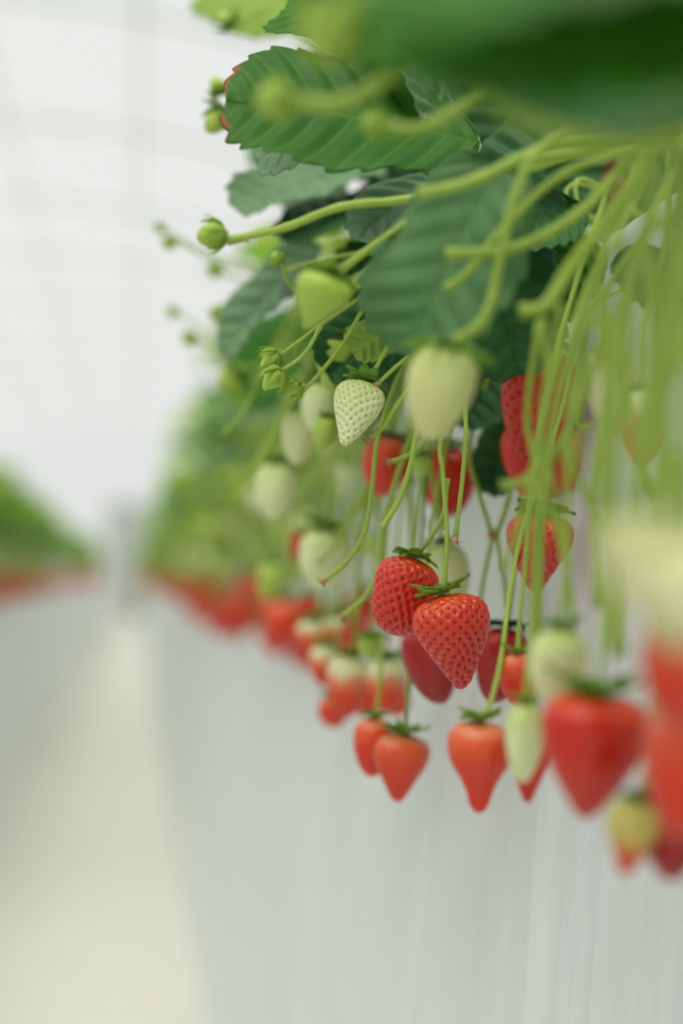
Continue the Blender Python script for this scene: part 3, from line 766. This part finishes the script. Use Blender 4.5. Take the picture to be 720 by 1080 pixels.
B_('light red strawberry behind the cut stalk ends, left one', 'orange', 'round', (410, 458), (402, 524), 54, .86, 'hug', calscale=.7, dark=True)
B_('light red strawberry behind the long straight stalks', 'red', 'round', (472, 470), (470, 546), 56, .84, 'flat')
B_('small green strawberry above the light red one behind stalks', 'green', 'round', (444, 478), (446, 504), 22, .78, 'hug', name='unripe_strawberry')
B_('pale strawberry behind the shoulders of the sharp pair', 'pale', 'round', (464, 572), (478, 640), 54, .80, 'flat', name='unripe_strawberry', calscale=.7)
B_('yellow-green strawberry behind the sharp thin stems', 'green', 'conic', (358, 356), (346, 412), 48, .74, 'flat', name='unripe_strawberry')
B_('blurred yellow-green strawberry among the leaves above the sharp buds', 'green', 'conic', (348, 290), (326, 346), 56, .54, 'flat', name='unripe_strawberry', calscale=1.1,
   stem=[(372, 274, .56), (420, 240, .57), (480, 200, .57)])
B_('pale blurred strawberry just left of the sharp white-green one', 'pale', 'round', (344, 402), (334, 458), 46, .84, 'flat', name='unripe_strawberry')
B_('long pale blurred strawberry hanging below the three sharp buds', 'pale', 'long', (318, 432), (312, 490), 36, .88, 'flat', name='unripe_strawberry')
B_('small green strawberry right of the long pale blurred one', 'green', 'long', (346, 440), (338, 476), 28, .80, 'flat', name='unripe_strawberry')
B_('pale blurred strawberry low in the green foliage', 'pale', 'round', (292, 486), (286, 548), 44, .98, 'flat', name='unripe_strawberry')
B_('large pale strawberry above the mixed cluster', 'pale', 'round', (346, 556), (340, 622), 58, .92, 'flat', name='unripe_strawberry')
# the cluster left of the lower pair
B_('red strawberry with whitish shoulder, front of the mixed cluster', 'turning', 'long', (370, 690), (362, 758), 42, .92, 'flat')
B_('red strawberry with white shoulder, right in the mixed cluster', 'turning', 'round', (408, 692), (408, 752), 44, .90, 'flat')
B_('small round green strawberry on top of the mixed cluster', 'green', 'round', (392, 668), (390, 696), 28, .86, 'hug', name='unripe_strawberry')
B_('narrow red strawberry at the top of the mixed cluster', 'red', 'long', (372, 656), (373, 694), 24, .96, 'flat')
B_('pink-shouldered strawberry left in the mixed cluster', 'turning', 'round', (344, 678), (342, 724), 34, 1.0, 'flat')
B_('light red strawberry lowest in the mixed cluster', 'orange', 'round', (352, 734), (350, 768), 34, .99, 'flat')
B_('light red strawberry low behind the mixed cluster', 'orange', 'round', (388, 722), (384, 756), 38, .98, 'flat')
B_('pinkish strawberry low at the back of the mixed cluster', 'orange', 'round', (418, 728), (416, 756), 30, .97, 'flat')
B_('white-shouldered strawberry above the pink-shouldered one', 'turning', 'round', (332, 652), (330, 692), 36, 1.06, 'flat')
B_('white-topped strawberry behind the curved stalk end', 'turning', 'round', (356, 648), (354, 686), 34, 1.05, 'flat')
B_('small red strawberry left of the large pale one', 'red', 'long', (315, 562), (315, 594), 17, 1.05, 'flat')
B_('small red strawberry below the large pale one', 'red', 'round', (326, 628), (326, 656), 24, 1.1, 'flat')
B_('orange-red strawberry where the blurred red row begins', 'orange', 'round', (300, 630), (300, 684), 40, 1.3, 'flat')

# buds and tiny fruit
def bud(label, px, py, w, d, tip=(-.6, .8), stem=None, shape='round', cal='budhug', group=None, col='green', sr=.0009):
    n = math.hypot(*tip); hx, hy = tip[0] / n * w * .5, tip[1] / n * w * .5
    return B_(label, col, shape, (px - hx, py - hy), (px + hx, py + hy), w * .92, d, cal, name='young_strawberry', group=group, stem=stem, sr=sr, calscale=1.0 if cal == 'budhug' else 2.1)
bud('sharp green bud, upper one of the three at the thin stems', 284, 380, 24, .665, (-.8, .6), [(296, 374, .665), (318, 358, .665), (340, 341, .67), (400, 300, .68), (480, 240, .69)], shape='conic')
bud('sharp green bud with open leaves, middle of the three at the thin stems', 287, 401, 28, .655, (-.8, .8), [(302, 388, .658), (322, 372, .66), (338, 344, .665)], shape='conic')
bud('small sharp green bud, lowest of the three at the thin stems', 309, 411, 19, .665, (-.7, .8), [(316, 409, .665), (322, 406, .665)], shape='conic')
bud('round green bud alone against the bright aisle', 222, 248, 30, .60, (-1, .2), [(240, 254, .60), (262, 251, .60)], sr=.0014)
bud('small green bud under the long arching stalk', 292, 272, 15, .72, (-.6, -.7), [(298, 280, .72), (306, 300, .73), (330, 310, .74), (400, 280, .75)])
bud('star-shaped green bud just left of the browned leaf tip', 226, 130, 25, .80, (-.7, .8), [(240, 118, .8), (300, 120, .82), (400, 150, .84)], cal='hang')
bud('small green bud above the star-shaped one', 229, 89, 17, .82, (-.5, -.8), [(238, 94, .82), (300, 110, .84), (400, 150, .86)], cal='hang')
bud('small green bud near the top of the frame', 236, 20, 17, .88, (-.6, -.6), [(246, 20, .88), (300, 30, .88), (400, 80, .88)], cal='hang')
bud('big blurred yellow-green bud on a thick stalk before the dark leaf', 290, 106, 40, .43, (-1, .1), [(308, 108, .43), (330, 108, .43)], col='green', sr=.0018)
bud('yellowish blurred bud over the middle of the dark leaf', 393, 130, 24, .46, (-1, -.2), [(404, 132, .46), (420, 134, .46)], col='green', sr=.0016)
bud('large very blurred yellow-green bud at the top edge', 345, 35, 62, .36, (-.5, .8), [(380, 10, .36), (450, -30, .36), (600, -40, .38)], col='green', sr=.0018)
bud('yellow blurred bud left of the huge dark leaf', 500, 80, 34, .33, (-.2, -.9), [(505, 100, .34), (560, 130, .36), (700, 160, .38)], col='green', sr=.0016)
bud('tiny blurred bud, upper of a pair over the aisle', 168, 241, 11, 1.0, (-.6, .6), [(180, 246, 1.0), (230, 270, 1.0), (330, 300, 1.0)])
bud('tiny blurred bud, lower of a pair over the aisle', 178, 257, 14, .95, (-.2, .8), [(190, 256, .95), (240, 280, .96), (330, 300, .98)])
bud('tiny blurred bud alone above the lowest one over the aisle', 182, 330, 12, 1.05, (-.3, .8), [(196, 336, 1.05), (250, 370, 1.05)])
bud('tiny blurred bud, lowest over the aisle', 200, 358, 16, 1.0, (-.3, .8), [(212, 360, 1.0), (260, 390, 1.0)])
bud('blurred bud beside the drooping grey-green leaf', 226, 286, 16, 1.0, (-.3, .8), [(240, 290, 1.0), (300, 310, 1.0)])
bud('long yellow blurred bud by the drooping grey-green leaf edge', 234, 334, 22, .95, (-.2, .9), [(244, 318, .95), (300, 290, .95)], col='green')
bud('green bud below the drooping grey-green leaf', 242, 400, 24, .95, (-.6, .6), [(254, 392, .95), (320, 360, .95)], cal='hang')

# ------------------------------------------------------------------ the row beyond, grown from three prototypes
def build_plant_mb(seed, split=True):
    """leaves, stalks and trusses in plant space (bench edge towards -X)"""
    rr = random.Random(seed); leaves = []; stalks = []; trusses = []
    for k in range(13):
        az = rr.gauss(PI, 1.0) if k < 9 else rr.uniform(0, 6.28)
        reach = rr.uniform(.07, .16); hgt = rr.uniform(.03, .17) if k < 10 else rr.uniform(-.04, .04)
        e = Vector((math.cos(az) * reach, math.sin(az) * reach, hgt))
        m = e * .5 + Vector((0, 0, .045))
        mb = MB(); tube(mb, [Vector((0, 0, 0)), m, e], .0017, .0012, seg=5, n=4); stalks.append(mb)
        lm = MB(); out = Vector((math.cos(az), math.sin(az), rr.uniform(-.55, .25))).normalized()
        side = Vector((-math.sin(az), math.cos(az), rr.uniform(-.2, .2)))
        for q, wgt in ((0, 0), (1, 1), (-1, 1)):
            dd = (out * (1 - .55 * wgt) + side * q * .9).normalized() if q else out
            Ls = rr.uniform(.05, .068)
            M = frame_at(e, e + dd * Ls, Vector((rr.uniform(-.4, .4) + math.cos(az) * .4, rr.uniform(-.4, .4), 1)))
            leaflet(lm, Ls, Ls * .85, 27, 3, 9, rr.uniform(.1, .4), rr.uniform(.2, .8), .0012, .12, .003, rr.randint(0, 999), M=M)
        leaves.append((lm, rr.choice([0, 0, 2, 3, 3, 3])))
    for k in range(14):
        a = rr.uniform(-.12, .12); bx = -.06 - rr.uniform(0, .05); zb = rr.uniform(-.2, .02)
        mb = MB()
        p = [Vector((0, 0, 0)), Vector((-.04, a * .5, .03)), Vector((bx - .01, a, .0)), Vector((bx - .03, a * 1.1, zb * .5)), Vector((bx - .035 + rr.uniform(-.01, .02), a * 1.15, zb))]
        tube(mb, p, .0016, .0011, seg=5, n=5)
        for j in range(3):
            s0 = p[3] + Vector((rr.uniform(-.005, .005), rr.uniform(-.01, .01), rr.uniform(-.01, .03)))
            tube(mb, [p[2].lerp(p[3], .5 + .2 * j), s0 + Vector((-.01, rr.uniform(-.02, .02), -.01)), s0 + Vector((rr.uniform(-.03, 0), rr.uniform(-.035, .035), rr.uniform(-.06, .0)))], .0010, .0008, seg=5, n=4)
        trusses.append(mb)
    return leaves, stalks, trusses
LEAFL = m_leaf('leaf_fresh_green', srgb(98, 150, 56), srgb(128, 176, 68), srgb(160, 196, 100), srgb(160, 206, 60), transl=.4)
LM = [LEAFL, LEAFD, LEAFG, LEAFY]
protos, merged = [], []
for s in (101, 202, 303):
    lv, st, tr = build_plant_mb(s)
    parts = [('leaf', m.mesh('leaf', [LM[i]])) for m, i in lv] + [('leaf_stalk', m.mesh('leaf_stalk', [STEM])) for m in st] + [('fruit_stalk', m.mesh('fruit_stalk', [STEM])) for m in tr]
    protos.append(parts)
    al = MB()
    for m, i in lv: al.add(m.v, m.f, i, m.uv)
    for m in st + tr: al.add(m.v, m.f, 4, m.uv)
    merged.append(al.mesh('plant', LM + [STEM]))
names_near = ['leafy strawberry plant of the right row, first one behind the sharp berries', 'leafy blurred plant of the right row, second one behind the sharp berries',
              'leafy blurred plant of the right row, third one behind the sharp berries', 'leafy blurred plant of the right row, fourth one behind the sharp berries']
y = 1.26; i = 0
while y < 2.9:
    r = plant_root(.30, y, names_near[i] if i < 4 else 'blurred leafy strawberry plant midway along the right row', None if i < 4 else 'plants midway along the right row')
    r.rotation_euler.z = RND.uniform(-.3, .3); s = RND.uniform(.95, 1.12); r.scale = (s, s, s)
    for nm, me in protos[i % 3]: link(nm, me, r)
    y += .2; i += 1
def far_plant(x, y, flip, label, group, s):
    o = link('strawberry_plant', merged[RND.randint(0, 2)]); o.location = (x, y, H + .165)
    o.rotation_euler.z = (PI if flip else 0) + RND.uniform(-.4, .4); o.scale = (s, s, s * RND.uniform(.9, 1.15))
    tag(o, label, 'plant', group)
while y < 27:
    far_plant(.30, y, False, 'tiny blurred green plant far along the right row', 'plants far along the right row', RND.uniform(.95, 1.15)); y += .22 if y < 10 else .35
y = 3.6
while y < 27:
    far_plant(-.78, y, True, 'very blurred green plant in the row across the aisle', 'plants of the row across the aisle', RND.uniform(1.3, 1.65)); y += .22 if y < 11 else .38

sh = bpy.data.objects.new('added_greenery', None); COL.objects.link(sh); sh.location = (.08, 27.2, 0); tag(sh, 'blurred olive-green shrub at the far end of the aisle', 'greenery')  # pot and greenery added where the row's far foliage blurs to olive
mb = MB(); pv = [(r_ * math.cos(a * PI / 10), r_ * math.sin(a * PI / 10), z_) for r_, z_ in ((.13, 0), (.18, .28), (.165, .28), (.15, .22)) for a in range(20)]
mb.add(pv, [(k * 20 + a, k * 20 + (a + 1) % 20, (k + 1) * 20 + (a + 1) % 20, (k + 1) * 20 + a) for k in range(3) for a in range(20)] + [tuple(range(60, 80))])
link('pot', mb.mesh('pot', [CROWN]), sh)
mb = MB()
for k in range(3):
    for m, i_ in build_plant_mb(900 + k)[0]:
        Mx = Matrix.Translation((0, 0, .45 + .25 * k)) @ Matrix.Rotation(k * 2.0, 4, 'Z') @ Matrix.Diagonal((.75, .75, 1.6, 1)); mb.add([Mx @ Vector(v) for v in m.v], m.f, 0, m.uv)
tube(mb, [Vector((0, 0, .2)), Vector((.02, 0, .6)), Vector((0, 0, 1.1))], .02, .01, mi=0)
link('foliage', mb.mesh('foliage', [LEAF]), sh)

# distant berries: one mesh each (fruit and calyx)
def whole(col, shape, seed):
    a = fruit_mb(shape, 16, 14, 0, 0, .02, seed); c = calyx_mb(seed, n=7, length=.45, droop=.3)
    st = MB(); a.add(c.v, c.f, 1); tube(a, [Vector((0, 0, 0)), Vector((.1, .0, .6)), Vector((.5, .2, 1.6)), Vector((1.3, .2, 2.8))], .03, .03, seg=5, n=3, mi=2)
    return a
W3 = {c: [whole(c, sh, k).mesh('strawberry', [FM[c], CALYX, STEM]) for k, sh in enumerate(('conic', 'long', 'round'))] for c in ('red', 'orange', 'turning', 'pale', 'green')}
def far_berry(x, y, z, col, name, label, group, size):
    o = link(name, W3[col][RND.randint(0, 2)]); o.location = (x, y, z)
    o.scale = (size, size, size * RND.uniform(1.1, 1.5)); o.rotation_euler = (RND.uniform(-.3, .3), RND.uniform(-.3, .3), RND.uniform(-.7, .7))
    tag(o, label, 'strawberry', group)
def ripe_col(): return RND.choice(['red', 'orange', 'orange', 'turning', 'turning'])
nR = 0; y = 1.22
while nR < 150:
    far_berry(RND.uniform(.13, .215), y, H - RND.uniform(-.005, .075), ripe_col(), 'strawberry', 'small blurred red strawberry hanging along the right row', 'ripe berries far along the right row', RND.uniform(.022, .031))
    y += .012 + .012 * y; nR += 1
yR = y
y = 1.15
for k in range(95):   # green berries and buds among the stalks further along
    sz = RND.uniform(.010, .026)
    far_berry(RND.uniform(.10, .22), y, H + RND.uniform(.0, .14), RND.choice(['pale', 'green', 'green']), 'unripe_strawberry', 'small blurred green strawberry among the stalks of the right row',
              'unripe berries along the right row', sz); y += .02 + .012 * (y - 1)
nL = 0; y = 4.2
while nL < 95:
    far_berry(RND.uniform(-.60, -.47), y, H - RND.uniform(-.02, .09), RND.choice(['orange', 'turning', 'turning']), 'strawberry', 'very blurred red strawberry of the row across the aisle', 'ripe berries of the row across the aisle', RND.uniform(.028, .038))
    y += .012 + .006 * y; nL += 1
yL = y
mb = MB(); bank = [whole('red', 'conic', 5)]
def stuff(x0, x1, y0, y1, cnt):
    for k in range(cnt):
        f = k / cnt; yy = y0 + (y1 - y0) * f; a = bank[0]; s = RND.uniform(.028, .038)
        M = Matrix.Translation((RND.uniform(x0, x1), yy, H - RND.uniform(-.02, .09))) @ Matrix.Diagonal((s, s, s * 1.3, 1))
        idx = [i for i, m in enumerate(a.m) if m == 0]
        mb.add([M @ Vector(v) for v in a.v], [a.f[i] for i in idx], 0)
stuff(.13, .21, yR, 26, 150); stuff(-.6, -.48, yL, 26, 150)
o = link('distant_strawberries', mb.mesh('distant_strawberries', [FM['orange']])); tag(o, 'distant red strawberries at the vanishing ends of both rows', 'strawberry', kind='stuff')

# ------------------------------------------------------------------ light
w = bpy.data.worlds.new('overcast'); S.world = w; w.use_nodes = True
bg = w.node_tree.nodes['Background']; bg.inputs[0].default_value = (.985, 1.0, .985, 1); bg.inputs[1].default_value = .79
sd = bpy.data.lights.new('soft_sun', 'SUN'); sd.energy = 2.75; sd.angle = math.radians(50); sd.color = (1, .98, .92)
so = bpy.data.objects.new('soft_sun', sd); COL.objects.link(so)
so.rotation_euler = Vector((.22, .38, -1)).to_track_quat('-Z', 'Y').to_euler()

S.view_settings.view_transform = 'Standard'; S.view_settings.look = 'None'
S.view_settings.exposure = 0.0; S.view_settings.gamma = 1.0; S.view_settings.use_curve_mapping = False
S.cycles.use_denoising = True
S.cycles.transparent_max_bounces = 16; S.cycles.max_bounces = 10
